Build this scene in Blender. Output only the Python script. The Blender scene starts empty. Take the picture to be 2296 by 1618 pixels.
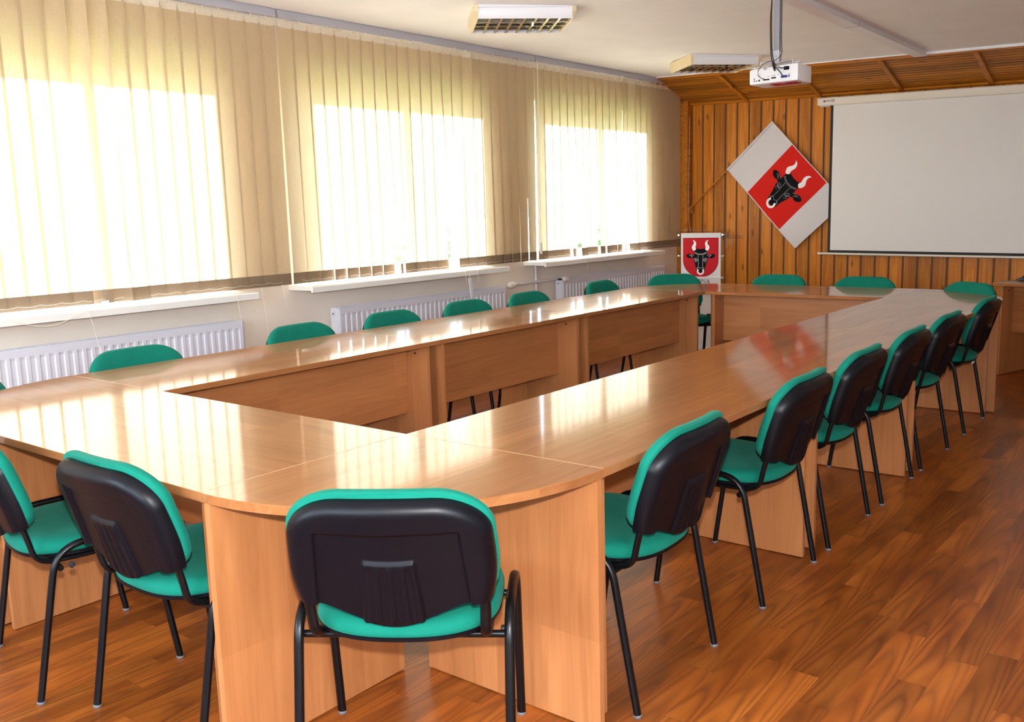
import bpy, bmesh, math, random
from mathutils import Vector, Matrix
random.seed(11)
PI = math.pi
SC = bpy.context.scene
COL = SC.collection
R = math.radians

# ------------------------------------------------------------------ materials
def mat(name, col=(.8, .8, .8), rough=.5, metal=0., spec=.5, **kw):
    m = bpy.data.materials.new(name); m.use_nodes = True
    b = m.node_tree.nodes['Principled BSDF']
    b.inputs['Base Color'].default_value = (*col, 1)
    b.inputs['Roughness'].default_value = rough
    b.inputs['Metallic'].default_value = metal
    b.inputs['Specular IOR Level'].default_value = spec
    for k, v in kw.items(): b.inputs[k.replace('_', ' ')].default_value = v
    return m

class NT:
    """small helper for building node trees"""
    def __init__(s, m):
        s.m = m; s.t = m.node_tree; s.n = s.t.nodes; s.l = s.t.links; s.b = s.n.get('Principled BSDF')
    def new(s, typ, **kw):
        n = s.n.new(typ)
        for k, v in kw.items(): setattr(n, k, v)
        return n
    def put(s, sock, v):
        if isinstance(v, bpy.types.NodeSocket): s.l.new(v, sock)
        elif v is not None: sock.default_value = v
    def math(s, op, a, b=None, c=None):
        n = s.new('ShaderNodeMath', operation=op)
        s.put(n.inputs[0], a); s.put(n.inputs[1], b)
        if c is not None: s.put(n.inputs[2], c)
        return n.outputs[0]
    def noise(s, vec, scale=5, detail=4, rough=.5, dist=0.):
        n = s.new('ShaderNodeTexNoise'); s.put(n.inputs['Vector'], vec)
        n.inputs['Scale'].default_value = scale; n.inputs['Detail'].default_value = detail
        n.inputs['Roughness'].default_value = rough; n.inputs['Distortion'].default_value = dist
        return n.outputs['Fac']
    def white(s, vec):
        n = s.new('ShaderNodeTexWhiteNoise', noise_dimensions='3D'); s.put(n.inputs['Vector'], vec)
        return n.outputs['Value']
    def xyz(s, v):
        n = s.new('ShaderNodeSeparateXYZ'); s.put(n.inputs[0], v); return n.outputs
    def comb(s, x, y, z):
        n = s.new('ShaderNodeCombineXYZ')
        for i, v in enumerate((x, y, z)): s.put(n.inputs[i], v)
        return n.outputs[0]
    def ramp(s, f, stops):
        n = s.new('ShaderNodeValToRGB'); s.put(n.inputs[0], f)
        e = n.color_ramp.elements
        while len(e) < len(stops): e.new(.5)
        for k, (p, c) in zip(e, stops): k.position = p; k.color = (*c, 1)
        return n.outputs[0]
    def mix(s, f, a, b, mode='MIX'):
        n = s.new('ShaderNodeMix', data_type='RGBA', blend_type=mode)
        s.put(n.inputs[0], f)
        s.put(n.inputs[6], a if isinstance(a, bpy.types.NodeSocket) else (*a, 1))
        s.put(n.inputs[7], b if isinstance(b, bpy.types.NodeSocket) else (*b, 1))
        return n.outputs[2]
    def vscale(s, v, sc, add=None):
        n = s.new('ShaderNodeVectorMath', operation='MULTIPLY'); s.put(n.inputs[0], v); n.inputs[1].default_value = sc
        o = n.outputs[0]
        if add is not None:
            n2 = s.new('ShaderNodeVectorMath', operation='ADD'); s.put(n2.inputs[0], o); s.put(n2.inputs[1], add); o = n2.outputs[0]
        return o
    def obj(s): return s.new('ShaderNodeTexCoord').outputs['Object']
    def bump(s, h, strength=.2, dist=.002):
        n = s.new('ShaderNodeBump'); n.inputs['Strength'].default_value = strength; n.inputs['Distance'].default_value = dist
        s.put(n.inputs['Height'], h); s.l.new(n.outputs[0], s.b.inputs['Normal'])
    def color(s, c): s.l.new(c, s.b.inputs['Base Color'])

def laminate(name, axis, lo, hi, rough=.22, band=.085, spec=.5, gloss=None):
    """wood-print board, grain along local axis 0/1/2"""
    m = mat(name, hi, rough, spec=spec); t = NT(m)
    rnd = t.new('ShaderNodeObjectInfo').outputs['Random']
    off = t.comb(t.math('MULTIPLY', rnd, 37.), t.math('MULTIPLY', rnd, 11.), t.math('MULTIPLY', rnd, 23.))
    sc = [26., 26., 26.]; sc[axis] = 1.6
    v = t.vscale(t.obj(), sc, off)
    g = t.noise(v, 1., 6, .62, 1.2)
    sc2 = [160., 160., 160.]; sc2[axis] = 5.
    f = t.noise(t.vscale(t.obj(), sc2, off), 1., 2, .5)
    sc3 = [1 / band] * 3; sc3[axis] = 1.3
    fl = t.new('ShaderNodeVectorMath', operation='FLOOR'); t.put(fl.inputs[0], t.vscale(t.obj(), sc3, off))
    w = t.white(fl.outputs[0])
    mid = tuple((a + b) / 2 for a, b in zip(lo, hi))
    c = t.ramp(g, [(.30, lo), (.47, mid), (.66, hi)])
    c = t.mix(.30, c, t.ramp(w, [(0., tuple(x * .72 for x in lo)), (1., tuple(min(1, x * 1.12) for x in hi))]))
    c = t.mix(t.math('MULTIPLY', f, .22), c, tuple(x * .6 for x in lo))
    t.color(c)
    if gloss:                      # clear top film: a sharp lobe over the satin one
        p2 = t.new('ShaderNodeBsdfPrincipled'); t.l.new(c, p2.inputs['Base Color'])
        p2.inputs['Roughness'].default_value = gloss; p2.inputs['Specular IOR Level'].default_value = spec
        mx = t.new('ShaderNodeMixShader'); mx.inputs[0].default_value = .72
        t.l.new(t.b.outputs[0], mx.inputs[1]); t.l.new(p2.outputs[0], mx.inputs[2]); t.l.new(mx.outputs[0], t.n['Material Output'].inputs[0])
    return m

LO, HI = (.40, .146, .045), (.575, .236, .086)
WOOD_X = laminate('beech_laminate_lengthways', 0, tuple(c * .74 for c in LO), tuple(c * .76 for c in HI), .29, gloss=.075, spec=.75)
WOOD_Z = laminate('beech_laminate_upright', 2, LO, HI, .38)
WOOD_MP = laminate('beech_laminate_panel', 0, LO, HI, .38)

def mat_floor():
    m = mat('merbau_laminate', (.2, .06, .02), .33, spec=.45); t = NT(m)
    o = t.xyz(t.obj())
    W, L = .0925, .72
    ix = t.math('FLOOR', t.math('DIVIDE', o[0], W))
    rx = t.white(t.comb(ix, 3.1, 0.))
    yy = t.math('ADD', o[1], t.math('MULTIPLY', rx, 9.7))
    iy = t.math('FLOOR', t.math('DIVIDE', yy, L))
    pid = t.white(t.comb(ix, iy, 7.7)); pid2 = t.white(t.comb(iy, ix, 1.3))
    # cathedral grain: rings of a distorted, stretched distance field with a random centre line
    fx = t.math('SUBTRACT', t.math('FRACT', t.math('DIVIDE', o[0], W)), t.math('MULTIPLY_ADD', pid2, .8, .1))
    fy = t.math('SUBTRACT', t.math('FRACT', t.math('DIVIDE', yy, L)), t.math('MULTIPLY_ADD', pid, 1.6, -.3))
    nv = t.comb(t.math('MULTIPLY_ADD', pid, 50., t.math('MULTIPLY', o[0], 11.)), t.math('MULTIPLY', o[1], 2.6), pid2)
    n1 = t.noise(nv, .55, 3, .42, .3)
    d = t.math('ADD', t.math('MULTIPLY', t.math('MULTIPLY', fx, fx), 3.0), t.math('MULTIPLY', fy, 1.5))
    ph = t.math('MULTIPLY', t.math('ADD', d, t.math('MULTIPLY', n1, 1.5)), 10.)
    ring = t.math('MULTIPLY_ADD', t.math('SINE', ph), .5, .5)
    ring = t.math('POWER', ring, .45)
    fine = t.noise(t.comb(t.math('MULTIPLY', o[0], 190.), t.math('MULTIPLY', o[1], 7.), pid), 1., 3, .6)
    big = t.noise(t.comb(t.math('MULTIPLY_ADD', pid, 20., t.math('MULTIPLY', o[0], 9.)), t.math('MULTIPLY', o[1], 1.7), pid2), 1., 3, .55)
    c = t.ramp(big, [(.25, (.19, .040, .006)), (.5, (.37, .095, .012)), (.75, (.53, .160, .023))])
    amp = t.math('MULTIPLY', t.math('SUBTRACT', 1., ring), t.math('MULTIPLY_ADD', t.noise(nv, .6, 2), 1.25, -.12))
    c = t.mix(amp, c, (.105, .024, .006))
    c = t.mix(t.math('MULTIPLY', fine, .3), c, (.11, .03, .01))
    tone = t.math('MULTIPLY_ADD', pid, .50, .72)
    mm = t.new('ShaderNodeVectorMath', operation='SCALE'); t.put(mm.inputs[0], c); t.put(mm.inputs['Scale'], tone)
    # thin joints
    gx = t.math('FRACT', t.math('DIVIDE', o[0], W)); gy = t.math('FRACT', t.math('DIVIDE', yy, L))
    jx = t.math('LESS_THAN', gx, .012); jy = t.math('LESS_THAN', gy, .0025)
    j = t.math('MULTIPLY', t.math('MAXIMUM', jx, jy), .45)
    c = t.mix(j, mm.outputs[0], (.05, .014, .006))
    t.color(c)
    t.put(t.b.inputs['Roughness'], t.math('MULTIPLY_ADD', big, .08, .29))
    return m
FLOOR = mat_floor()

def mat_pine(name, axis, across, pitch, dark=1., rough=.42):
    """varnished knotty pine, one tone per board; axis = grain, across = board axis"""
    m = mat(name, (.4, .14, .03), rough, spec=.25); t = NT(m)
    o = t.xyz(t.obj())
    ib = t.math('FLOOR', t.math('DIVIDE', o[across], pitch))
    w = t.white(t.comb(ib, 1.7, 4.2)); 
    k = [26.] * 3; k[axis] = 1.1
    v = t.vscale(t.obj(), k, t.comb(t.math('MULTIPLY', w, 61.), t.math('MULTIPLY', w, 17.), t.math('MULTIPLY', w, 29.)))
    g = t.noise(v, 1., 5, .6, 1.5)
    wv = t.math('MULTIPLY_ADD', t.math('SINE', t.math('MULTIPLY', g, 42.)), .5, .5)
    c = t.ramp(g, [(.3, (.34, .100, .008)), (.5, (.51, .172, .014)), (.7, (.64, .24, .024))])
    c = t.mix(t.math('MULTIPLY', wv, .25), c, (.22, .062, .010))
    # knots
    vo = t.new('ShaderNodeTexVoronoi', voronoi_dimensions='2D'); vo.inputs['Scale'].default_value = 1.
    t.put(vo.inputs['Vector'], t.comb(t.math('MULTIPLY_ADD', o[across], 5.5, t.math('MULTIPLY', w, 9.)), t.math('MULTIPLY_ADD', o[axis], 2.1, t.math('MULTIPLY', w, 31.)), 0.))
    kn = t.math('SUBTRACT', 1., t.math('MULTIPLY', vo.outputs['Distance'], 9.)); kn.node.use_clamp = True
    c = t.mix(t.math('MULTIPLY', t.math('MULTIPLY', kn, .8), t.math('GREATER_THAN', t.xyz(vo.outputs['Color'])[0], .55)), c, (.06, .018, .006))
    tone = t.math('MULTIPLY', t.math('MULTIPLY_ADD', w, .5, .75), dark)
    mm = t.new('ShaderNodeVectorMath', operation='SCALE'); t.put(mm.inputs[0], c); t.put(mm.inputs['Scale'], tone)
    t.color(mm.outputs[0])
    return m
PINE_V = mat_pine('varnished_pine_boards', 2, 0, .137)
PINE_X = mat_pine('varnished_pine_slats', 0, 1, .0507, .85)
PINE_Y = mat_pine('varnished_pine_beam', 1, 0, .3, .8)
PINE_F = mat_pine('varnished_pine_fascia', 0, 2, .5, 1.1)
PINE_BACK = mat('brown_pine_recess', (.15, .055, .012), .6)
GAP_SHADE = mat('gap_shade_backing', (.07, .022, .006), .6)  # dark colour paints the shade into the gaps between soffit slats

def mat_wall(name, col, amt=.05):
    m = mat(name, col, .75, spec=.25); t = NT(m)
    n = t.noise(t.obj(), 3., 4, .5)
    t.color(t.ramp(n, [(.3, tuple(c * (1 - amt) for c in col)), (.7, tuple(min(1, c * (1 + amt * .5)) for c in col))]))
    t.bump(t.noise(t.obj(), 220., 3), .08, .001)
    return m
WALL = mat_wall('cream_painted_plaster', (.87, .765, .655))
CEIL = mat_wall('white_ceiling_paint', (.93, .91, .91), .03)
WALL2 = mat_wall('pale_plaster', (.86, .81, .76))
SILL = mat('white_windowsill', (.85, .83, .78), .3)
PVC = mat('white_window_plastic', (.85, .86, .86), .3)
RADI = mat('white_radiator_enamel', (.74, .73, .79), .35)
PIPE = mat('white_pipe_paint', (.74, .70, .70), .4)
VALVE = mat('ivory_valve_plastic', (.80, .74, .66), .3)
DARK = mat('black_rubber', (.012, .012, .014), .6)
GREY = mat('grey_aluminium_rail', (.50, .50, .56), .4, .3)
CREAM = mat('cream_plastic', (.85, .77, .62), .4)
BEIGE = mat('beige_end_cap', (.74, .60, .38), .45)
WHITE = mat('white_lacquer', (.80, .79, .82), .35)
MIRROR = mat('mirror_louvre_metal', (.78, .74, .68), .06, .98)
STEEL = mat('grey_painted_steel', (.30, .30, .34), .45, .3)
CHROME = mat('chrome', (.85, .85, .88), .12, 1.)
BLACKCABLE = mat('black_cable', (.012, .011, .011), .4)
BLUE = mat('blue_plug', (.02, .02, .22), .4)
SCREENW = mat('matte_screen_fabric', (.76, .74, .73), .8, spec=.2)
SCREENB = mat('black_screen_border', (.010, .010, .011), .7)
CASE = mat('ivory_screen_case', (.76, .70, .62), .4)
GREYP = mat('grey_print', (.35, .35, .38), .6)
REDP = mat('red_print', (.46, .008, .016), .7, spec=.2)
BLACKP = mat('black_print', (.008, .008, .010), .9, spec=.12)
WHITEP = mat('white_print', (.80, .78, .80), .5)
PAPER = mat('white_board', (.62, .59, .61), .55, spec=.3)
FLAGW = mat('white_flag_cloth', (.64, .61, .63), .85, spec=.15)
FLAGR = mat('red_flag_cloth', (.62, .018, .012), .85, spec=.15)
CAMCAP = mat('brown_cap', (.10, .035, .015), .5)
EDGE = mat('pale_joint_edge', (.75, .45, .25), .5)
FOOT = mat('clear_foot_glide', (.16, .16, .17), .3)
TUBE = mat('black_powder_coated_tube', (.003, .003, .004), .32, spec=.3)

def mat_shell():
    m = mat('black_moulded_plastic', (.003, .003, .0055), .36, spec=.22); t = NT(m)
    t.bump(t.noise(t.obj(), 900., 2), .25, .0006); return m
SHELL = mat_shell()
def mat_fabric():
    m = mat('green_upholstery', (.005, .25, .165), .85, spec=.15, Sheen_Weight=.12, Sheen_Roughness=.4, Sheen_Tint=(.35, 1, .75, 1)); t = NT(m)
    n = t.noise(t.obj(), 700., 3, .6); big = t.noise(t.obj(), 14., 3)
    t.color(t.mix(t.math('MULTIPLY', n, .5), t.ramp(big, [(.3, (.003, .180, .120)), (.7, (.006, .212, .145))]), (.002, .10, .07)))
    t.bump(n, .5, .0012); return m
FABRIC = mat_fabric()

def mat_blind(name, trans, refl, thru=0.):
    m = bpy.data.materials.new(name); m.use_nodes = True
    t = NT(m); t.n.remove(t.b); out = t.n['Material Output']
    v = t.vscale(t.obj(), (1., 1., 1.))
    a = t.noise(t.vscale(t.obj(), (260., 260., 14.)), 1., 2); b = t.noise(t.vscale(t.obj(), (30., 30., 420.)), 1., 2)
    w = t.math('MULTIPLY_ADD', t.math('ADD', a, b), .22, .78)
    def sc(c):
        mm = t.new('ShaderNodeVectorMath', operation='SCALE'); mm.inputs[0].default_value = c; t.put(mm.inputs['Scale'], w); return mm.outputs[0]
    tr = t.new('ShaderNodeBsdfTranslucent'); t.put(tr.inputs[0], sc(trans))
    df = t.new('ShaderNodeBsdfDiffuse'); t.put(df.inputs[0], sc(refl))
    ad = t.new('ShaderNodeAddShader'); t.l.new(tr.outputs[0], ad.inputs[0]); t.l.new(df.outputs[0], ad.inputs[1])
    t.l.new(ad.outputs[0], out.inputs[0])
    return m
BLIND = mat_blind('tan_blind_fabric', (.165, .137, .091), (.44, .33, .205))
BLINDW = mat_blind('weighted_blind_hem', (.035, .024, .014), (.24, .17, .11))
HANG = mat_blind('cream_hanger_plastic', (.25, .22, .17), (.60, .53, .42))

def mat_glass(name, tint=(.97, .99, .98), amt=1.):
    m = bpy.data.materials.new(name); m.use_nodes = True
    t = NT(m); t.n.remove(t.b); out = t.n['Material Output']
    tr = t.new('ShaderNodeBsdfTransparent'); tr.inputs[0].default_value = (*tint, 1)
    gl = t.new('ShaderNodeBsdfGlossy'); gl.inputs['Roughness'].default_value = .02
    lw = t.new('ShaderNodeLayerWeight'); lw.inputs['Blend'].default_value = .5
    fr = t.math('MULTIPLY_ADD', t.math('POWER', lw.outputs['Facing'], 4.), .6, .045)
    mx = t.new('ShaderNodeMixShader'); t.put(mx.inputs[0], t.math('MULTIPLY', fr, amt))
    t.l.new(tr.outputs[0], mx.inputs[1]); t.l.new(gl.outputs[0], mx.inputs[2]); t.l.new(mx.outputs[0], out.inputs[0])
    return m
GLASS = mat_glass('window_glass')
ACRYL = mat_glass('clear_acrylic', (.97, .97, .97), .3)
LEAF = mat('leaf_green', (.26, .42, .16), .7)
BARK = mat('tree_bark', (.10, .07, .05), .8)
def mat_grass():
    m = mat('outdoor_grass', (.16, .24, .08), .9); t = NT(m)
    t.color(t.ramp(t.noise(t.obj(), 1.5, 5), [(.3, (.10, .17, .05)), (.7, (.24, .30, .12))])); return m
GRASS = mat_grass()

# ------------------------------------------------------------------ mesh helpers
def link(name, bm, m, parent=None, smooth=None, loc=None, rotz=None):
    me = bpy.data.meshes.new(name); bm.to_mesh(me); bm.free()
    for x in (m if isinstance(m, (list, tuple)) else [m]): me.materials.append(x)
    if smooth is not None:
        for p in me.polygons: p.use_smooth = True
        me.set_sharp_from_angle(angle=R(smooth))
    o = bpy.data.objects.new(name, me); COL.objects.link(o)
    if parent: o.parent = parent
    if loc is not None: o.location = loc
    if rotz is not None: o.rotation_euler = (0, 0, rotz)
    return o
def tag(o, label=None, cat=None, group=None, kind=None):
    for k, v in (('label', label), ('category', cat), ('group', group), ('kind', kind)):
        if v: o[k] = v
    return o
def empty(name, loc, rotz=0, label=None, cat=None, group=None, kind=None):
    o = bpy.data.objects.new(name, None); COL.objects.link(o); o.empty_display_size = .05
    o.location = loc; o.rotation_euler = (0, 0, rotz)
    return tag(o, label, cat, group, kind)
def box(bm, x0, x1, y0, y1, z0, z1, bev=0., mi=0, M=None):
    P = [(x0, y0, z0), (x1, y0, z0), (x1, y1, z0), (x0, y1, z0), (x0, y0, z1), (x1, y0, z1), (x1, y1, z1), (x0, y1, z1)]
    vs = [bm.verts.new(M @ Vector(p) if M else p) for p in P]
    fs = [bm.faces.new([vs[i] for i in f]) for f in ((0, 3, 2, 1), (4, 5, 6, 7), (0, 1, 5, 4), (1, 2, 6, 5), (2, 3, 7, 6), (3, 0, 4, 7))]
    for f in fs: f.material_index = mi
    if bev: bmesh.ops.bevel(bm, geom=list({e for f in fs for e in f.edges}), offset=bev, segments=2, affect='EDGES', profile=.6)
    return fs
def B(*a, **k):
    bm = bmesh.new(); box(bm, *a, **k); return bm
def prism(bm, pts, f0, f1, mi=0):
    """side walls + caps between two maps of the 2-D outline"""
    a = [bm.verts.new(f0(*p)) for p in pts]; b = [bm.verts.new(f1(*p)) for p in pts]
    n = len(pts)
    fs = [bm.faces.new(a[::-1]), bm.faces.new(b)]
    for i in range(n): fs.append(bm.faces.new((a[i], a[(i + 1) % n], b[(i + 1) % n], b[i])))
    for f in fs: f.material_index = mi
    bmesh.ops.recalc_face_normals(bm, faces=fs)
    return fs
def fillet(pts, r, n=6):
    """round the inner corners of a polyline"""
    P = [Vector(p) for p in pts]; out = [P[0]]
    for a, b, c in zip(P, P[1:], P[2:]):
        u = (a - b); v = (c - b); d = min(r, u.length * .48, v.length * .48)
        p0 = b + u.normalized() * d; p1 = b + v.normalized() * d
        for i in range(n + 1):
            t = i / n; out.append(p0 * (1 - t) ** 2 + b * 2 * t * (1 - t) + p1 * t * t)
    out.append(P[-1]); return out
def tube(bm, path, ra, rb=None, seg=12, side=None, cap=True):
    """sweep an ellipse (ra along 'side', rb across) along a path"""
    rb = rb or ra; P = [Vector(p) for p in path]; rings = []; prev = side and Vector(side)
    for i, p in enumerate(P):
        t = (P[min(i + 1, len(P) - 1)] - P[max(i - 1, 0)]).normalized()
        if prev is None: prev = Vector((0, 0, 1)) if abs(t.z) < .9 else Vector((1, 0, 0))
        s = (prev - t * prev.dot(t)).normalized(); u = t.cross(s); prev = s
        rings.append([bm.verts.new(p + s * (ra * math.cos(2 * PI * k / seg)) + u * (rb * math.sin(2 * PI * k / seg))) for k in range(seg)])
    for a, b in zip(rings, rings[1:]):
        for k in range(seg): bm.faces.new((a[k], a[(k + 1) % seg], b[(k + 1) % seg], b[k]))
    if cap:
        bm.faces.new(rings[0][::-1]); bm.faces.new(rings[-1])
def lathe(bm, prof, origin, axis, seg=20):
    """revolve (distance along axis, radius)"""
    ax = Vector(axis).normalized(); s = ax.orthogonal().normalized(); u = ax.cross(s); o = Vector(origin)
    rings = [[bm.verts.new(o + ax * d + (s * math.cos(2 * PI * k / seg) + u * math.sin(2 * PI * k / seg)) * max(r, 1e-4)) for k in range(seg)] for d, r in prof]
    for a, b in zip(rings, rings[1:]):
        for k in range(seg): bm.faces.new((a[k], a[(k + 1) % seg], b[(k + 1) % seg], b[k]))
    bm.faces.new(rings[0][::-1]); bm.faces.new(rings[-1])
def T(path, r, **k):
    bm = bmesh.new(); tube(bm, path, r, **k); return bm
def copy_tree(o, parent=None):
    c = o.copy(); COL.objects.link(c)
    if parent: c.parent = parent
    for ch in [x for x in bpy.data.objects if x.parent == o]: copy_tree(ch, c)
    return c

# ------------------------------------------------------------------ measured layout (metres)
W, DW, D, H = 1.391, .7385, 4.752, .748          # inner width, table depth, inner length, table height
XW = -1.80                                        # window wall face
YF = 7.686                                        # far wall
XR, YN = 4.7, -3.6                                # right wall, wall behind the camera
def zc(x): return 2.765 - .028 * (x + 1.72)       # the ceiling falls gently to the right
def zs(x): return 2.530 - .028 * (x + 1.70)       # foot of the slatted soffit on the far wall

# ------------------------------------------------------------------ the room
tag(link('floor', B(XW - .4, XR, YN, YF + .05, -.05, 0), FLOOR), kind='structure')
bm = bmesh.new()
prism(bm, [(XW - .4, YN), (XR, YN), (XR, YF + .1), (XW - .4, YF + .1)], lambda x, y: (x, y, zc(x)), lambda x, y: (x, y, zc(x) + .12))
tag(link('ceiling', bm, CEIL), kind='structure')
ADDED_OPENR = [(-3.2, -1.2)]                              # invented window in the right wall, added to brighten the room, along Y
bm = bmesh.new(); box(bm, XR, XR + .3, YN, YF, 0, .93); box(bm, XR, XR + .3, YN, YF, 2.40, 2.8)
ys = [YN] + [v for o in ADDED_OPENR for v in o] + [YF]
for a, b in zip(ys[::2], ys[1::2]): box(bm, XR, XR + .3, a, b, .93, 2.40)
tag(link('wall_right', bm, WALL2), kind='structure')
ADDED_OPENB = [(-1.2, .8), (1.2, 3.2)]                   # invented windows behind the camera, added for more room light, along X
bm = bmesh.new(); box(bm, XW, XR, YN - .3, YN, 0, .93); box(bm, XW, XR, YN - .3, YN, 2.40, 2.8)
xs = [XW] + [v for o in ADDED_OPENB for v in o] + [XR]
for a, b in zip(xs[::2], xs[1::2]): box(bm, a, b, YN - .3, YN, .93, 2.40)
tag(link('wall_near', bm, WALL2), kind='structure')

OPEN = [(-.25, 1.56), (2.15, 4.13), (4.80, 6.80)]  # window openings along Y
Z0, Z1, XO = .93, 2.40, XW - .32
bm = bmesh.new()
box(bm, XO, XW, YN, YF + .1, 0, Z0); box(bm, XO, XW, YN, YF + .1, Z1, 2.9)
ys = [YN] + [v for o in OPEN for v in o] + [YF + .1]
for a, b in zip(ys[::2], ys[1::2]): box(bm, XO, XW, a, b, Z0, Z1)
tag(link('wall_left', bm, WALL), kind='structure')

for i, (a, b) in enumerate(OPEN + ADDED_OPENB + ADDED_OPENR):  # window-wall openings first, then the added unseen ones
    w = empty(f'window_{i+1}', (XO + .1, (a + b) / 2, Z0), kind='structure')
    if i > 4: w.location = (XR + .22, (a + b) / 2, Z0)
    elif i > 2: w.location = ((a + b) / 2, YN - .22, Z0); w.rotation_euler = (0, 0, PI / 2)
    hw = (b - a) / 2; hz = Z1 - Z0
    bm = bmesh.new()
    for (y0, y1, z0, z1) in ((-hw, hw, 0, .05), (-hw, hw, hz - .05, hz), (-hw, -hw + .05, .05, hz - .05), (hw - .05, hw, .05, hz - .05)): box(bm, -.035, .035, y0, y1, z0, z1, .004)
    link('window_frame', bm, PVC, w)
    link('mullion', B(-.040, .040, -.016, .016, .05, hz - .05, bev=.004), PVC, w)
    for s in (-1, 1):
        y0, y1 = (.016, hw - .05) if s > 0 else (-hw + .05, -.016)
        bm = bmesh.new()
        for (p, q, r_, t_) in ((y0, y1, .05, .10), (y0, y1, hz - .10, hz - .05), (y0, y0 + (.018 if s > 0 else .045), .10, hz - .10), (y1 - (.045 if s > 0 else .018), y1, .10, hz - .10)): box(bm, -.03, .05, p, q, r_, t_, .004)
        sh = link('sash', bm, PVC, w)
        link('pane', B(-.004, .004, y0 + .012, y1 - .012, .09, hz - .09), GLASS, sh)
    if i > 2: continue
    # sill with a drooping front nose, passing through the opening and over the room face
    bm = bmesh.new(); x1 = -1.545 - (XO + .1); xw = XW - (XO + .1)
    prism(bm, [(.036, 0), (.036, .030), (x1 - .006, .030), (x1, .024), (x1, -.012), (x1 - .022, -.012), (x1 - .022, 0)], lambda x, z: (x, -hw + .002, z), lambda x, z: (x, hw - .002, z))
    for (y0, y1) in ((-hw - .075, -hw + .002), (hw - .002, hw + .075)):
        prism(bm, [(xw, 0), (xw, .030), (x1 - .006, .030), (x1, .024), (x1, -.012), (x1 - .022, -.012), (x1 - .022, 0)], lambda x, z: (x, y0, z), lambda x, z: (x, y1, z))
    link('windowsill', bm, SILL, w)

# far wall: raised pine boards over a dark backing
bm = bmesh.new(); box(bm, XW, XR, YF + .012, YF + .1, 0, 2.8, mi=1)
x = -1.655
while x < XR - .02:
    box(bm, x, x + .118, YF - .001, YF + .012, .09, zs(x) + .02, .004); x += .137
tag(link('wall_far', bm, [PINE_V, PINE_BACK]), kind='structure')
tag(link('baseboard_far', B(-1.66, XR, YF - .022, YF, 0, .09, bev=.004), PINE_F), kind='structure')
# timber post in the window corner
bm = bmesh.new(); box(bm, XW, -1.665, YF - .10, YF + .02, 0, 2.60, .004)
tag(link('trim_1', bm, PINE_Y), kind='structure')
# slatted soffit, sloping from the ceiling down to the far wall
YS = 6.93
s0 = empty('trim_2', (0, YS, 2.7), kind='structure')
def sof(x, t, n=0.):   # t 0..1 down the slope, n = offset below the soffit plane
    y = YS + (YF - YS) * t; z = zc(x) + (zs(x) - zc(x)) * t
    dy, dz = (YF - YS), (zs(0) - zc(0)); l = math.hypot(dy, dz)
    return Vector((x, y - YS + n * dz / l * 1., z - 2.7 - n * dy / l))
def strip(bm, xa, xb, t0, t1, n0, n1, mi=0):
    P = [(xa, t0), (xb, t0), (xb, t1), (xa, t1)]
    return prism(bm, P, lambda x, t: sof(x, t, n0), lambda x, t: sof(x, t, n1), mi)
bm = bmesh.new(); strip(bm, XW, XR, 0, 1, -.03, -.004)
link('soffit_backing', bm, GAP_SHADE, s0)  # backing coloured dark so the slat gaps read as shade
bm = bmesh.new(); t = .075
while t < .98:
    strip(bm, XW, XR, t, t + .044, -.006, .0); t += .0645
link('soffit_slats', bm, PINE_X, s0)
bm = bmesh.new()
strip(bm, XW, XR, 0, .075, -.05, .010)
link('soffit_fascia', bm, PINE_F, s0)
for x in (-1.735, -.99, -.20, .60, 1.40, 2.2, 3.0, 3.8):
    bm = bmesh.new(); strip(bm, x - .022, x + .022, .07, 1., -.005, .022)
    link('soffit_beam', bm, PINE_Y, s0)
bm = bmesh.new(); strip(bm, XW, XR, .955, 1., -.005, .012)
link('soffit_foot_moulding', bm, PINE_F, s0)
bm = bmesh.new()
prism(bm, [(.99, YS - .03), (XR, YS - .03), (XR, YS), (.99, YS)], lambda x, y: (x, y, zc(x) - .022), lambda x, y: (x, y, zc(x) + .001))
tag(link('trim_3', bm, WHITE), kind='structure')
bm = bmesh.new()
prism(bm, [(XW, YS - .012), (.90, YS - .012), (.90, YS), (XW, YS)], lambda x, y: (x, y, zc(x) - .010), lambda x, y: (x, y, zc(x) + .001))
tag(link('trim_4', bm, WHITE), kind='structure')

# cable trunking on the ceiling
bm = bmesh.new()
def trk(u, y): return 1.055 - .029 * (y - 4.) + u
prism(bm, [(-.055, 3.70), (.050, 3.70), (.050, 6.93), (-.055, 6.93)], lambda u, y: (trk(u, y), y, zc(trk(u, y)) - .034), lambda u, y: (trk(u, y), y, zc(trk(u, y)) + .001))
tr = link('cable_trunking', bm, WHITE)
tag(tr, 'long white cable trunking box running along the ceiling past the projector pole', 'cable trunking')
x = trk(0, 5.0)
bm = bmesh.new(); box(bm, x - .058, x + .052, 4.995, 5.005, zc(x) - .0355, zc(x) - .001)
link('trunking_joint', bm, GREYP, tr)

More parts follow.
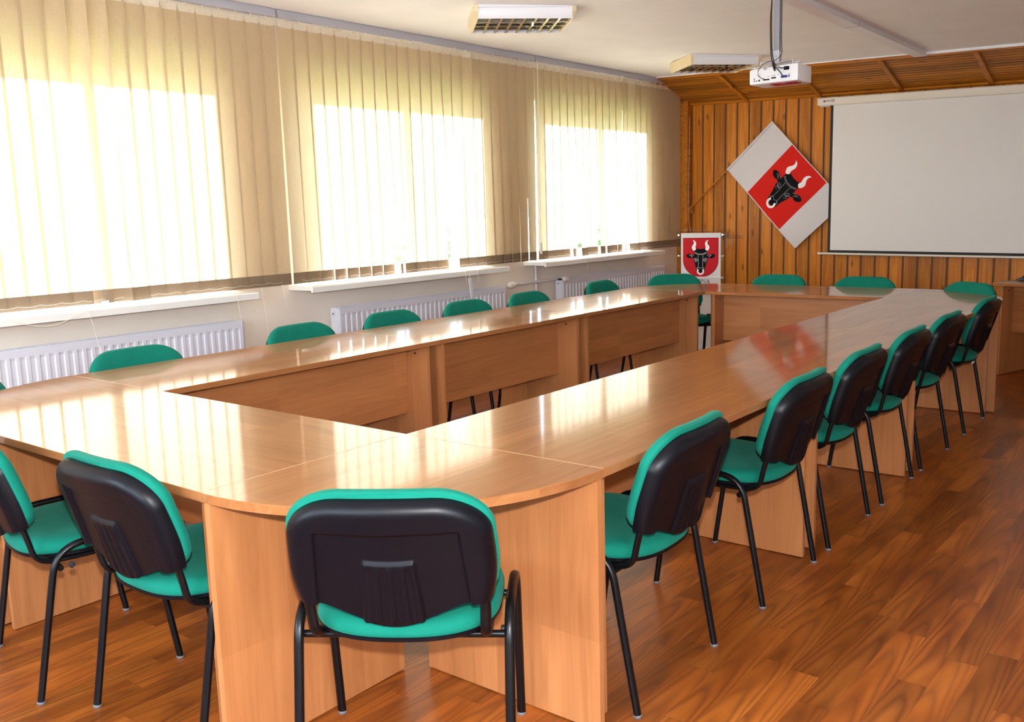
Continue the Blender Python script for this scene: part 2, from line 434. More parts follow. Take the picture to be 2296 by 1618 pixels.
# ------------------------------------------------------------------ outside
tag(link('lawn', B(-60, XO - .02, -40, 60, -.6, -.5), GRASS), kind='structure')
def tree(loc, h, label, seed):
    rnd = random.Random(seed)
    r = empty('tree', loc, label=label, cat='tree', group='trees outside the windows')
    bm = bmesh.new(); tube(bm, [(0, 0, 0), (.05, .02, h * .3), (0, .05, h * .6)], .16, seg=8); link('trunk', bm, BARK, r, 60)
    bm = bmesh.new()
    for k in range(520):
        a = rnd.random() * 2 * PI; q = rnd.random(); zz = h * (.3 + .7 * q); rr = 1.1 * math.sqrt(max(.02, 1 - (2 * q - .9) ** 2)) * rnd.uniform(.3, 1)
        c = Vector((rr * math.cos(a), rr * math.sin(a), zz)); s = rnd.uniform(.08, .16)
        M_ = Matrix.Translation(c) @ Matrix.Rotation(rnd.random() * 6, 4, Vector((rnd.random(), rnd.random(), rnd.random() + .1)))
        for j in range(3):
            n = Matrix.Rotation(j * 1.1, 4, 'X') @ Matrix.Rotation(j * .7, 4, 'Y')
            bm.faces.new([bm.verts.new(M_ @ n @ Vector(p) * 1) for p in ((-s, 0, 0), (0, -s * .5, .05), (s, 0, 0), (0, s * .5, -.05))])
    link('foliage', bm, LEAF, r)
tree((-9.5, 11.8, -.5), 1.65, 'small leafy green tree outside, seen through the gap in the middle blind', 1)
tree((-9.8, 17.6, -.5), 1.5, 'leafy green tree outside, seen through the gap in the far blind', 2)

# ------------------------------------------------------------------ tables
def cam_caps(parent, pts, n):
    for p in pts:
        bm = bmesh.new(); lathe(bm, [(0, .0075), (.0015, .0075), (.002, .005)], p, n, 14); link('fitting_cap', bm, CAMCAP, parent)
def table(name, loc, rotz, L, w, label, group):
    """y=0 is the edge the modesty panel is nearer to"""
    r = empty(name, loc, rotz, label, 'table', group)
    link('tabletop', B(.0005, L - .0005, 0, w, H - .025, H, bev=.0018), WOOD_X, r)
    for k in (0, 1):
        x0 = .048 if k == 0 else L - .048 - .022
        ep = link('end_panel', B(x0, x0 + .022, .032, w - .045, .004, H - .025, bev=.001), WOOD_Z, r)
        if k == 0: cam_caps(ep, [(x0 + .022, .12, .678)], (1, 0, 0))
        else: cam_caps(ep, [(x0, .12, .678)], (-1, 0, 0))
    link('modesty_panel', B(.07, L - .07, .19, .208, .338, H - .036, bev=.001), WOOD_MP, r)
    return r
def corner_table(loc, rotz, label, start=.085):
    r = empty('corner_table', loc, rotz, label, 'corner table', 'quarter-round corner tables')
    n = 40; pts = [(.0, .0)] + [(DW * math.cos(PI / 2 * i / n), DW * math.sin(PI / 2 * i / n)) for i in range(n + 1)]
    bm = bmesh.new(); prism(bm, pts, lambda x, y: (x, y, H - .025), lambda x, y: (x, y, H))
    link('tabletop', bm, WOOD_X, r, 30)
    link('edge_band', B(.002, DW - .001, -.0004, .0016, H - .0248, H + .0002), EDGE, r); link('edge_band', B(-.0004, .0016, .002, DW - .001, H - .0248, H + .0002), EDGE, r)
    link('end_panel', B(start, DW - .003, .008, .030, .004, H - .025, bev=.001), WOOD_Z, r)
    link('end_panel', B(.008, .030, .085, DW - .003, .004, H - .025, bev=.001), WOOD_Z, r)
    return r
S1, S2, R1, R2 = 1.651, 3.075, 1.597, 2.98
g = 'wood-look tables pushed together in a ring'
table('conference_table', (0, 0, 0), PI / 2, S1, DW, 'wood-look table on the window side, nearest the camera of its row', g)
table('conference_table', (0, S1, 0), PI / 2, S2 - S1, DW, 'shorter wood-look table in the middle of the window side row', g)
table('conference_table', (0, S2, 0), PI / 2, D - S2, DW, 'wood-look table at the far end of the window side row, before the lectern', g)
table('conference_table', (W, R1, 0), -PI / 2, R1, DW, 'wood-look table on the right side, directly behind the front round corner', g)
table('conference_table', (W, R2, 0), -PI / 2, R2 - R1, DW, 'wood-look table in the middle of the right side row', g)
table('conference_table', (W, D, 0), -PI / 2, D - R2, DW, 'wood-look table at the far end of the right side row', g)
table('conference_table', (W, 0, 0), PI, W, DW, 'wood-look table at the near end of the ring, shining with blind reflections', g)
table('conference_table', (0, D, 0), 0, W, DW, 'wood-look table at the far end of the ring, below the flag', g)
corner_table((0, 0, 0), PI, 'quarter-round corner table at the left edge of the picture')
corner_table((W, 0, 0), -PI / 2, 'quarter-round corner table in front, behind the chair seen from the back')
corner_table((0, D, 0), PI / 2, 'quarter-round corner table at the far end, in front of the lectern', .165)
corner_table((W, D, 0), 0, 'quarter-round corner table at the far right, before the separate desk')
dk = table('desk', (1.778, 6.225, 0), R(-18), 1.4, .66, 'separate wood-look desk with cables on top beside the screen wall', None)
dk['category'] = 'desk'
link('label_sticker', B(.16, .21, .186, .19, .698, .710), WHITEP, dk)

# ------------------------------------------------------------------ chairs
def make_chair():
    r = empty('conference_chair', (0, 0, 0))
    # seat cushion: stacked rounded outlines
    def outline(s, n=64):
        o = []
        for k in range(n):
            a = 2 * PI * k / n; c, q = math.cos(a), math.sin(a)
            e = 2.7 if q < 0 else 4.0
            rr = (abs(c) ** e + abs(q) ** e) ** (-1 / e)
            x = .236 * rr * c * (1. if q > 0 else 1.); y = (.215 if q > 0 else .205) * rr * q
            o.append((x * s, y * s + .008))
        return o
    def dish(x, y): return -.006 * (1 - (x / .24) ** 2) + .010 * (y / .2) * (1 if y > 0 else .3) - (.016 * max(0, (y - .15) / .07) ** 2)
    def loft(layers, cap=True):
        bm = bmesh.new(); rings = []
        for s, z in layers:
            rings.append([bm.verts.new((x, y, z + dish(x, y))) for x, y in outline(s)])
        for a, b in zip(rings, rings[1:]):
            for k in range(len(a)): bm.faces.new((a[k], a[(k + 1) % len(a)], b[(k + 1) % len(a)], b[k]))
        bm.faces.new(rings[0][::-1]); bm.faces.new(rings[-1]); return bm
    seat = link('seat', loft([(.97, .437), (.995, .441), (1.003, .450), (.99, .463), (.955, .473), (.88, .480), (.7, .484), (.4, .485), (.1, .485)]), FABRIC, r, 50)
    link('seat_pan', loft([(.80, .420), (.95, .424), (.995, .430), (1.0, .439), (.97, .4405)]), SHELL, seat, 40)
    # back: frame of reference leaning 16.5 degrees
    lean = R(16.5); cl, sl = math.cos(lean), math.sin(lean); HB = .286; ARCH = .012
    def bp(x, v, d):
        d = d + .50 * x * x; v = v + ARCH * (1 - (x / .235) ** 2) * (max(v, 0) / HB) ** 3
        return Vector((x, -.212 - v * sl + d * cl, .532 + v * cl + d * sl))
    def hw(v, base, rad, top):       # half width at height v: swells at mid height, rounded top corner
        q = v / top
        w = base - .012 * (1 - min(1, q / .35)) ** 2 - .014 * max(0, (q - .35) / .65) ** 1.4
        k = (v - (top - rad)) / rad
        if k > 0: w -= rad * 1.32 * (1 - math.sqrt(max(0, 1 - k * k)))
        return w
    def sm(a, b, x): 
        t = min(1, max(0, (x - a) / (b - a))); return t * t * (3 - 2 * t)
    # black rear shell
    NU, NV = 150, 66; top = HB - .012
    def vb(x): 
        q = abs(x) / .178
        return 0. if q >= 1 else -.054 * sm(0, 1, 1 - q) ** .75
    we = hw(top, .245, .092, top)
    rt_ = [(hw(v, .245, .092, top), v) for v in [-.01] + [top * (1 - (1 - i / 60) ** 2) for i in range(61)]]
    ol = rt_ + [(we * (1 - i / 10), top) for i in range(1, 20)] + [(-x, v) for x, v in rt_[::-1]]
    SEG = [(a_[0], a_[1], b_[0] - a_[0], b_[1] - a_[1]) for a_, b_ in zip(ol, ol[1:])]
    def odist(x, v):
        m_ = 9.
        for ax, av, dx, dv in SEG:
            l2 = dx * dx + dv * dv
            q = max(0., min(1., ((x - ax) * dx + (v - av) * dv) / l2)) if l2 else 0.
            m_ = min(m_, (x - ax - dx * q) ** 2 + (v - av - dv * q) ** 2)
        return math.sqrt(m_)
    bm = bmesh.new(); rear = []; front = []
    for j in range(NV + 1):
        rr, ff = [], []
        tv = j / NV; tv = 1 - (1 - tv) ** 1.25
        for i in range(NU + 1):
            u = i / NU * 2 - 1; u = u * .8 + .2 * math.sin(u * PI / 2)
            v0 = tv * top
            w = hw(v0, .245, .092, top)
            x = u * w
            v = vb(x) * (1 - tv) ** 1.5 + v0
            ed = odist(x, v)
            t_ = .030 * math.sqrt(max(0, 1 - (1 - min(1, ed / .028)) ** 2)) + .004
            inner = (1 - sm(.178, .186, abs(x) + .022 * (v0 / top))) * (1 - sm(.198, .206, v0 - .006 * (1 - (x / .18) ** 2)))
            t_ -= .012 * inner
            xp = abs(x) - .014 * (1 - v0 / .15)
            pad = (1 - sm(.056, .062, xp)) * (1 - sm(.140, .147, v0))
            fld = (1 - sm(.044, .050, xp)) * (1 - sm(.128, .134, v0))
            t_ += .009 * pad - .0025 * fld
            for c in (-.028, 0, .028):
                q_ = abs(x - c * (1 + .25 * (1 - v0 / .15)))
                t_ += .005 * math.sqrt(max(0, 1 - (q_ / .0085) ** 2)) * (1 - sm(.108, .118, v)) * sm(-.048, -.04, v)
            t_ *= sm(-.2, .02, tv + .12) if abs(x) > .18 else 1
            rr.append(bm.verts.new(bp(x, v, -t_))); ff.append(bm.verts.new(bp(x, v, .004)))
        rear.append(rr); front.append(ff)
    for j in range(NV):
        for i in range(NU):
            bm.faces.new((rear[j][i + 1], rear[j][i], rear[j + 1][i], rear[j + 1][i + 1]))
            bm.faces.new((front[j][i], front[j][i + 1], front[j + 1][i + 1], front[j + 1][i]))
    for i in range(NU):
        bm.faces.new((rear[0][i], rear[0][i + 1], front[0][i + 1], front[0][i])); bm.faces.new((rear[NV][i + 1], rear[NV][i], front[NV][i], front[NV][i + 1]))
    for j in range(NV):
        bm.faces.new((rear[j + 1][0], rear[j][0], front[j][0], front[j + 1][0])); bm.faces.new((rear[j][NU], rear[j + 1][NU], front[j + 1][NU], front[j][NU]))
    bmesh.ops.recalc_face_normals(bm, faces=bm.faces)
    sh = link('back_shell', bm, SHELL, r, 75)
    for (x, v) in ((-.186, .185), (.186, .185), (-.186, .022), (.186, .022)):
        p = bp(x, v, -.029); b2 = bmesh.new(); lathe(b2, [(0, .003), (.0015, .003), (.0025, .0015)], p, Vector((0, -cl, -sl)), 10); link('screw', b2, STEEL, sh)
    # green cushion, slightly larger than the shell: an outline lofted over a rounded edge
    top = HB
    def chw(v):
        w = hw(v, .248, .094, top); kb = (.048 - v) / .048
        return w - (.040 * (1 - math.sqrt(max(0, 1 - kb * kb))) if kb > 0 else 0)
    rs = []
    for i in range(61):
        v = top * (.5 - .5 * math.cos(PI * i / 60)); rs.append((chw(v), v))
    ft = [(rs[-1][0] * (1 - i / 14), top) for i in range(1, 28)]
    ft = [(x, v) for x, v in ft if x > -rs[-1][0] + 1e-4]
    fb = [(-rs[0][0] + 2 * rs[0][0] * i / 24, 0) for i in range(1, 24)]
    OUTL = rs + ft + [(-x, v) for x, v in rs[::-1]] + fb
    bm = bmesh.new(); rings = []
    prof = [(1., .0045), (1.008, .009), (1.010, .014), (1.004, .021), (.985, .030), (.955, .037), (.91, .042), (.84, .0455), (.72, .048), (.55, .0495), (.36, .0503), (.18, .0505)]
    for s_, d_ in prof:
        rings.append([bm.verts.new(bp(x * (1 - (1 - s_) * 1.0), .142 + (v - .142) * (1 - (1 - s_) * 1.55 if s_ < 1 else s_) if s_ > .5 else .142 + (v - .142) * s_ * .45, d_)) for x, v in OUTL])
    for p, q in zip(rings, rings[1:]):
        for i in range(len(p)): bm.faces.new((p[i], p[(i + 1) % len(p)], q[(i + 1) % len(p)], q[i]))
    bm.faces.new(rings[0][::-1]); bm.faces.new(rings[-1])
    bmesh.ops.recalc_face_normals(bm, faces=bm.faces)
    link('backrest', bm, FABRIC, r, 180)
    for s in (-1, 1):
        x = .262 * s
        pth = fillet([(x, -.210, .008), (x, -.124, .470), (x, .148, .478), (x, .218, .008)], .085, 9)
        bm = bmesh.new(); tube(bm, pth, .0125, .0105, 14, (1, 0, 0)); fr = link('side_frame', bm, TUBE, r, 60)
        for y in (-.210, .218):
            bm = bmesh.new(); lathe(bm, [(0, .0115), (.002, .0128), (.008, .0128), (.009, .012)], (x, y, 0), (0, 0, 1), 16); link('foot_glide', bm, FOOT, fr, 40)
        p0 = bp(.213 * s, .045, -.008)
        xb = .207 * s
        pth = fillet([p0, bp(.212 * s, -.03, -.006), (xb, -.168, .418), (xb, -.06, .413), (xb, .15, .414)], .05, 7)
        bm = bmesh.new(); tube(bm, pth, .0135, .0085, 12, (1, 0, 0)); link('back_bracket', bm, TUBE, r, 60)
        if s < 0: continue
        bm = bmesh.new(); lathe(bm, [(0, .005), (.008, .005), (.009, .0095), (.017, .0095), (.019, .007)], (.256 * s, -.078, .400), (-s, 0, 0), 14); link('linking_knob', bm, DARK, fr, 40)
    for y in (-.115, .135):
        bm = bmesh.new(); tube(bm, [(-.262, y, .404), (.262, y, .404)], .0095, seg=10); link('cross_bar', bm, TUBE, r, 60)
    return r

CH = make_chair(); _first = [True]
def chair(x, y, ang, label, group):
    """ang = direction of the chair's right-hand axis, degrees"""
    o = CH if _first[0] else copy_tree(CH); _first[0] = False
    o.location = (x, y, 0); o.rotation_euler = (0, 0, R(ang)); tag(o, label, 'chair', group)
    return o
gr = 'green chairs along the right side of the tables'
for (x, y, a, lab) in (
    (1.945, .353, 92.5, 'green chair with black back, nearest of the row along the right side'),
    (1.935, 1.244, 91.5, 'second green chair from the camera along the right side of the tables'),
    (1.922, 1.938, 90.8, 'third green chair from the camera along the right side of the tables'),
    (1.915, 2.647, 91.3, 'fourth green chair from the camera along the right side of the tables'),
    (1.908, 3.352, 89.5, 'fifth green chair from the camera along the right side of the tables'),
    (1.899, 4.284, 90.9, 'sixth green chair along the right side, just before the separate desk')):
    ch_ = chair(x, y, a, lab, gr)
link('maker_tag', B(-.03, .03, -.190, -.186, .400, .416), WHITEP, ch_)
g2 = 'green chairs at the near end of the tables'
chair(1.797, -.407, 34.9, 'large green chair seen from behind, facing the front round corner table', g2)
chair(1.085, -.573, 1.0, 'green chair with tilted black back, left of the front corner table panel', g2)
chair(.450, -.625, -10.8, 'green chair cut by the left edge, with its seat and near frame showing', g2)
g3 = 'green chairs along the window side of the tables'
chair(-.43, -.345, -51, 'green chair at the very left, only a tip showing above the corner table', g3)
for (y, dx, a, lab) in (
    (.352, .07, -90, 'green chair before the first radiator, widest of the window side row'),
    (1.372, .062, -89, 'green chair below the gap between the first two blinds'),
    (2.095, .058, -90, 'green chair before the left end of the middle radiator'),
    (2.822, .05, -91, 'green chair before the right half of the middle radiator'),
    (3.51, .06, -90, 'green chair below the white horizontal heating pipe'),
    (4.59, .01, -89, 'green chair before the far radiator, smallest of the window side row')):
    chair(-.638 + dx, y, a, lab, g3)
g4 = 'green chairs at the far end of the tables'
chair(-.475, 5.245, -135, 'green chair in front of the lectern at the far corner', g4)
chair(.252, 5.375, 180, 'green chair below the flag at the far end of the tables', g4)
chair(.985, 5.335, 180, 'green chair below the left part of the projection screen', g4)
chair(1.690, 5.075, 145, 'green chair at the far right corner, partly behind the last right side chair', g4)

# ------------------------------------------------------------------ vertical blinds
def blind(y0, n, pitch, angs, label, gaps=(), chains=True):
    XB = -1.70
    r = empty('vertical_blind', (XB, y0, 0), label=label, cat='blind', group='tan vertical blinds on the window wall')
    L = n * pitch
    zt = zc(XB)
    bm = bmesh.new(); box(bm, -.022, .022, -.004, L + .004, zt - .050, zt - .002, .003)
    box(bm, .012, .024, -.004, L + .004, zt - .052, zt - .044)
    link('headrail', bm, GREY, r)
    rnd = random.Random(int(y0 * 100) + 5)
    zh = zt - .052; zf = zh - .048
    for k in range(n):
        a0, a1, sw = angs(k, rnd)
        cy = (k + .5) * pitch; w = .0672
        NU, NV = 4, 16
        def P(u, z):
            q = (zf - z) / (zf - .975); a = R(a0 + (a1 - a0) * q ** 1.3)
            bow = .0015 * (1 - u * u)
            return (-math.sin(a) * u * w + bow * math.cos(a) + sw[0] * q * q, cy + math.cos(a) * u * w + bow * math.sin(a) + sw[1] * q * q, z)
        bm = bmesh.new(); zb = 1.052
        G = [[bm.verts.new(P(-1 + 2 * i / NU, zf + (zb - zf) * j / NV)) for i in range(NU + 1)] for j in range(NV + 1)]
        for j in range(NV):
            for i in range(NU): bm.faces.new((G[j][i], G[j][i + 1], G[j + 1][i + 1], G[j + 1][i]))
        sl_ = link('slat', bm, BLIND, r, 60)
        # hem pocket with a weight plate: a closed flat bag
        bm = bmesh.new()
        ring = lambda z, d: [bm.verts.new(Vector(P(-1 + 2 * i / NU, z)) + Vector((d, 0, 0))) for i in range(NU + 1)]
        a_, b_, c_, d_ = ring(zb, .0012), ring(.976, .0025), ring(.976, -.0025), ring(zb, -.0012)
        for p, q in ((a_, b_), (b_, c_), (c_, d_), (d_, a_)):
            for i in range(NU): bm.faces.new((p[i], p[i + 1], q[i + 1], q[i]))
        for i in (0, NU): bm.faces.new((a_[i], b_[i], c_[i], d_[i]) if i else (d_[i], c_[i], b_[i], a_[i]))
        bmesh.ops.recalc_face_normals(bm, faces=bm.faces)
        link('bottom_weight', bm, BLINDW, sl_)
        a = R(a0); M_ = Matrix.Translation((0, cy, 0)) @ Matrix.Rotation(a, 4, 'Z')
        bm = bmesh.new(); box(bm, -.0015, .0015, -.052, .052, zf - .008, zf + .030, M=M_); box(bm, -.003, .003, -.006, .006, zf + .028, zh + .004, M=M_)
        link('hanger', bm, HANG, sl_)
    if chains:
        pth = []
        for k in range(n):
            for i in range(6):
                q = i / 6; pth.append((.012, (k + .5 + q) * pitch, 1.000 - .007 * 4 * q * (1 - q)))
        link('bead_chain', T(pth[:-6], .0008, seg=5), CREAM, r)
    return r
def angs1(k, rnd):
    a = -2.2 + rnd.uniform(-1, .8); b = a + rnd.uniform(-1, 1.5); sw = (0, 0)
    if k in (13, 14): a, b = -30, -26
    if k == 12: a, b = -14, -10
    if k == 15: a, b = -8, 14; sw = (.03, 0)
    if k == 17: a, b = -10, -14
    return a, b, sw
def angs2(k, rnd):
    a = -2.2 + rnd.uniform(-1, .8); b = 12 + rnd.uniform(-3, 4); sw = (0, 0)
    if k <= 1: b = 6
    if k == 8: b = 40; sw = (.02, .0)
    if k == 9: b = 4
    if k in (10, 11, 12): b = 2
    if k == 13: b = 52; sw = (.03, -.01)
    if k == 14: b = 6; sw = (0, .02)
    if k == 15: a, b = -14, -16
    if 16 <= k < 20: b = 6
    if k >= 20: b = 10
    return a, b, sw
def angs3(k, rnd):
    a = -2.2 + rnd.uniform(-1, .8); b = -2 + rnd.uniform(-1.5, 2); sw = (0, 0)
    if k == 4: b = 24; sw = (.02, .0)
    if k == 5: a, b = -4, 10; sw = (.05, .01)
    if k in (8, 9): b = 12; sw = (.03, 0)
    if k == 11: a, b = 0, 14
    if k == 12: a, b = 6, 44; sw = (.0, -.03)
    if k == 13: a, b = -12, -22; sw = (.02, .02)
    return a, b, sw
b1 = blind(-.90, 25, .1165, angs1, 'tan vertical blind over the nearest window, cut by the left edge')
b2 = blind(2.045, 23, .1198, angs2, 'tan vertical blind in the middle, between the two white gaps')
b3 = blind(4.835, 22, .1198, angs3, 'tan vertical blind over the far window, next to the wooden wall')
# hanging ends of the bead chains
def hang(par, y, z0, z1, x=.02, wob=.01):
    pts = [(x, y, z0), (x + .004, y + wob * .4, (z0 * 2 + z1) / 3), (x + .006, y + wob, z1)]
    link('hanging_chain', T(fillet(pts, .05, 4), .0014, seg=5), CREAM, par)
hang(b1, 1.40, .985, .72, .165, .05); hang(b1, 2.36, .985, .76, .165, .02); hang(b1, 2.60, .985, .60, .10, .03); hang(b1, 2.80, .985, .84, .05, .02)
hang(b2, 1.02 + .55, .985, .86, .165, .01); hang(b2, 1.72, .985, .86, .165, .01); hang(b3, .52, .985, .86, .16, .01)
pts = [(.166, .98, .955), (.170, 1.10, .905), (.170, 1.22, .895), (.166, 1.40, .958)]
link('hanging_chain', T(fillet(pts, .1, 6), .0016, seg=5), CREAM, b1)
bm = bmesh.new(); box(bm, -.005, .005, -.016, .016, -.17, 0, .003, M=Matrix.Translation((.172, 1.62, .90)) @ Matrix.Rotation(R(7), 4, 'X'))
link('chain_weight', bm, RADI, b2)
hang(b2, 1.62, .985, .895, .166, .0)
bm = bmesh.new(); box(bm, -.009, .009, -.009, .009, 1.03, 1.13, .004, M=Matrix.Translation((.04, 2.765, 0)))
link('control_chain_connector', bm, VALVE, b2)
link('control_chain', T([(.04, 2.772, zc(-1.7) - .05), (.04, 2.770, 1.7), (.04, 2.765, 1.12)], .003, seg=6), CREAM, b2)
bm = bmesh.new(); box(bm, -.004, .004, -.022, .022, .945, .99, .002, M=Matrix.Translation((.02, 1.585, 0)))
link('chain_clip', bm, RADI, b1)

# ------------------------------------------------------------------ radiators and pipes
def radiator(y0, y1, label, plug=False, valve=None):
    XB, XF = XW + .035, -1.685; zb, zt = .19, .778
    r = empty('radiator', (XB, y0, 0), label=label, cat='radiator', group='white panel radiators under the windows')
    L = y1 - y0; d = XF - XB
    bm = bmesh.new(); n = int((L - .07) / .0515); p = (L - .07) / n
    # ribbed front sheet as a profile swept along Y
    prof = [(0., d - .012), (.022, d)]
    for k in range(n):
        a = .035 + k * p; prof += [(a + .010, d), (a + .016, d - .007), (a + p - .014, d - .007), (a + p - .008, d)]
    prof += [(L - .022, d), (L, d - .012)]
    zz = [(zb, .0, 0), (zb + .02, 0, 1), (zb + .05, 1, 1), (zt - .062, 1, 1), (zt - .045, 0, 1), (zt - .012, 0, 1), (zt - .004, 0, 0)]
    rows = []
    for z, rib, full in zz:
        rows.append([bm.verts.new(((x if rib else max(x, d) if .02 < y < L - .02 else x) - (0 if full else .006), y, z)) for y, x in prof])
    for a, b in zip(rows, rows[1:]):
        for i in range(len(prof) - 1): bm.faces.new((a[i], a[i + 1], b[i + 1], b[i]))
    box(bm, 0, d - .013, .012, L - .012, zb + .01, zt - .02)
    link('front_panel', bm, RADI, r, 12)
    for y in (0, L - .012):
        link('side_cover', B(.002, d - .012, y, y + .012, zb + .015, zt, bev=.003), RADI, r)
    bm = bmesh.new(); k = .02
    box(bm, d - .016, d - .008, .012, L - .012, zt - .012, zt); box(bm, .002, .01, .012, L - .012, zt - .012, zt)
    while k < L - .03: box(bm, .01, d - .016, k, k + .006, zt - .008, zt - .002); k += .022
    link('top_grille', bm, RADI, r)
    for z in (.30, .66):
        link('wall_bracket', B(XW + .001 - XB, .004, L * .2, L * .2 + .03, z, z + .04), RADI, r)
    if plug:
        bm = bmesh.new(); lathe(bm, [(0, .016), (.004, .016), (.006, .011), (.012, .011)], (d * .55, 0, .735), (0, -1, 0), 16); pl = link('air_vent_plug', bm, RADI, r, 40)
        bm = bmesh.new(); lathe(bm, [(0, .006), (.002, .006)], (d * .55, -.0125, .735), (0, -1, 0), 10); link('plug_socket', bm, DARK, pl)
    return r
radiator(-.38, 1.615, 'white ribbed radiator under the nearest window, cut by the left edge')
radiator(2.400, 4.335, 'white ribbed radiator under the middle window with a round vent plug', True)
radiator(5.160, 7.130, 'white ribbed radiator under the far window behind the lectern', True)
hp = empty('heating_pipe', (-1.755, 4.845, 0), label='white heating pipe with a crosswise branch and two ivory valve heads, between the radiators', cat='heating pipe')
link('riser', T([(0, 0, 0.002), (0, 0, 2.68)], .0115, seg=14), PIPE, hp, 60)
link('branch', T([(.03, -.39, .778), (.02, -.2, .774), (.012, 0, .772), (.02, .2, .776), (.03, .30, .780)], .0125, seg=14), PIPE, hp, 60)
bm = bmesh.new(); tube(bm, [(.006, -.03, .772), (.006, .03, .772)], .0165, seg=12); tube(bm, [(.0, 0, .745), (.0, 0, .80)], .0155, seg=12); link('tee_joint', bm, PIPE, hp, 60)
for (y, x, s) in ((-.43, .055, 1), (.315, .105, 1)):
    bm = bmesh.new(); lathe(bm, [(-.052, .012), (-.044, .016), (-.040, .023), (-.03, .027), (.012, .029), (.036, .027), (.044, .018), (.046, .004)], (x, y, .778), (0, s, 0), 22)
    vh = link('valve_head', bm, VALVE, hp, 40)
    bm = bmesh.new(); tube(bm, [(x - .03, y + .075 * (-1 if y > 0 else 1) , .778), (x, y + .05 * (-1 if y > 0 else 1), .778)], .009, seg=8); link('valve_neck', bm, DARK, vh, 60)

# ------------------------------------------------------------------ ceiling lamps
def lamp(x, y, ang, label):
    z = zc(x); r = empty('ceiling_lamp', (x, y, z), R(ang), label, 'ceiling lamp', 'louvred ceiling lamps')
    a, b, h = .337, .274, .085
    bm = bmesh.new()   # body: profiled long sides + back plate
    for s in (-1, 1):
        prof = [(b, 0), (b + .004, -.018), (b - .004, -.020), (b - .004, -.058), (b - .016, -h), (b - .026, -h), (b - .026, -.004), (b - .03, 0)]
        prism(bm, prof, lambda u, w_: (-a + .03, s * u, w_), lambda u, w_: (a - .03, s * u, w_))
    box(bm, -a + .03, a - .03, -b + .02, b - .02, -.012, 0.)
    link('housing', bm, WHITE, r, 25)
    for s in (-1, 1):
        bm = bmesh.new()
        pts = [(-b - .003, 0), (b + .003, 0), (b + .006, -.045), (b - .02, -h - .002), (-b + .02, -h - .002), (-b - .006, -.045)]
        prism(bm, pts, lambda u, w_: (s * (a - .032), u, w_), lambda u, w_: (s * (a - (.006 if w_ > -.06 else .02)), u * .985, w_))
        link('end_cap', bm, BEIGE, r, 25)
    bm = bmesh.new(); x0, x1, y0, y1 = -a + .034, a - .034, -b + .028, b - .028
    n, m_ = 8, 4
    for k in range(1, n):
        cx = x0 + (x1 - x0) * k / n; prism(bm, [(cx - .008, -h), (cx + .008, -h), (cx + .001, -.040), (cx - .001, -.040)], lambda u, w_: (u, y0, w_), lambda u, w_: (u, y1, w_))
    for k in range(1, m_):
        cy = y0 + (y1 - y0) * k / m_; prism(bm, [(cy - .006, -h + .001), (cy + .006, -h + .001), (cy + .001, -.040), (cy - .001, -.040)], lambda u, w_: (x0, u, w_), lambda u, w_: (x1, u, w_))
    link('louvre', bm, MIRROR, r)
    bm = bmesh.new(); box(bm, x0, x1, y0, y1, -.016, -.0125); link('reflector', bm, MIRROR, r)
    for cy in (-.17, -.06, .06, .17):
        link('tube_lamp', T([(x0 + .01, cy, -.028), (x1 - .01, cy, -.028)], .008, seg=10), WHITE, r, 60)
    return r
lamp(-.562, 3.169, 45.2, 'louvred square ceiling lamp in the middle of the ceiling, nearest the camera')
lamp(-.593, 6.083, 48.9, 'louvred square ceiling lamp farther away, left of the projector')

# ------------------------------------------------------------------ bull emblem (traced in its own units, y up)
def mir(pts): return [(1570 - x, y) for x, y in pts]
HORN = [(632, 408), (655, 408), (675, 420), (693, 445), (701, 475), (694, 508), (686, 535), (690, 562), (703, 590), (672, 606), (645, 606), (626, 578), (615, 545), (622, 520), (640, 497), (655, 470), (656, 440), (646, 420)]
EAR = [(655, 705), (620, 680), (575, 665), (530, 672), (504, 695), (515, 722), (548, 748), (590, 754), (625, 742), (655, 760)]
HEADH = [(785, 578), (760, 572), (735, 573), (705, 560), (690, 590), (668, 605), (655, 640), (662, 672), (645, 690), (640, 720), (648, 760), (655, 800), (672, 850), (688, 900), (697, 945), (700, 985), (712, 1010), (740, 1022), (785, 1024)]
HEAD = HEADH + mir(HEADH)[::-1][1:-1]
def circ(cx, cy, r, a0=0, a1=360, n=28): return [(cx + r * math.cos(R(a0 + (a1 - a0) * i / n)), cy + r * math.sin(R(a0 + (a1 - a0) * i / n))) for i in range(n + 1)]
RING = circ(785, 1000, 70, -40, 220, 34) + circ(785, 1000, 40, -40, 220, 34)[::-1]
def ribbon(pts, w):
    out = []
    for (x0, y0), (x1, y1) in zip(pts, pts[1:]):
        l = math.hypot(x1 - x0, y1 - y0) or 1; nx, ny = -(y1 - y0) / l * w * .6, (x1 - x0) / l * w * .6
        out.append([(x0 + nx, y0 + ny), (x1 + nx, y1 + ny), (x1 - nx, y1 - ny), (x0 - nx, y0 - ny)])
    return out
LINES = []
for M_ in (lambda p: p, mir):
    LINES += ribbon(M_([(738, 690), (740, 760), (745, 850), (742, 920), (725, 945)]), 3.2)
    LINES += ribbon(M_([(655, 775), (672, 752), (700, 748), (722, 768), (728, 800), (705, 790), (680, 770)]), 3.4)
    LINES += ribbon(M_([(672, 772), (690, 795), (712, 800)]), 4.5)
    LINES += ribbon(M_([(672, 800), (690, 825), (710, 832)]), 2.6)
    LINES += ribbon(M_([(566, 690), (600, 700), (632, 728)]), 3); LINES += ribbon(M_([(590, 680), (625, 690), (662, 700)]), 2.6); LINES += ribbon(M_([(600, 705), (612, 722)]), 2.6)
    LINES += ribbon(M_([(712, 962), (722, 935), (755, 928), (785, 945)]), 3); LINES += ribbon(M_([(748, 965), (762, 978), (768, 990)]), 4)
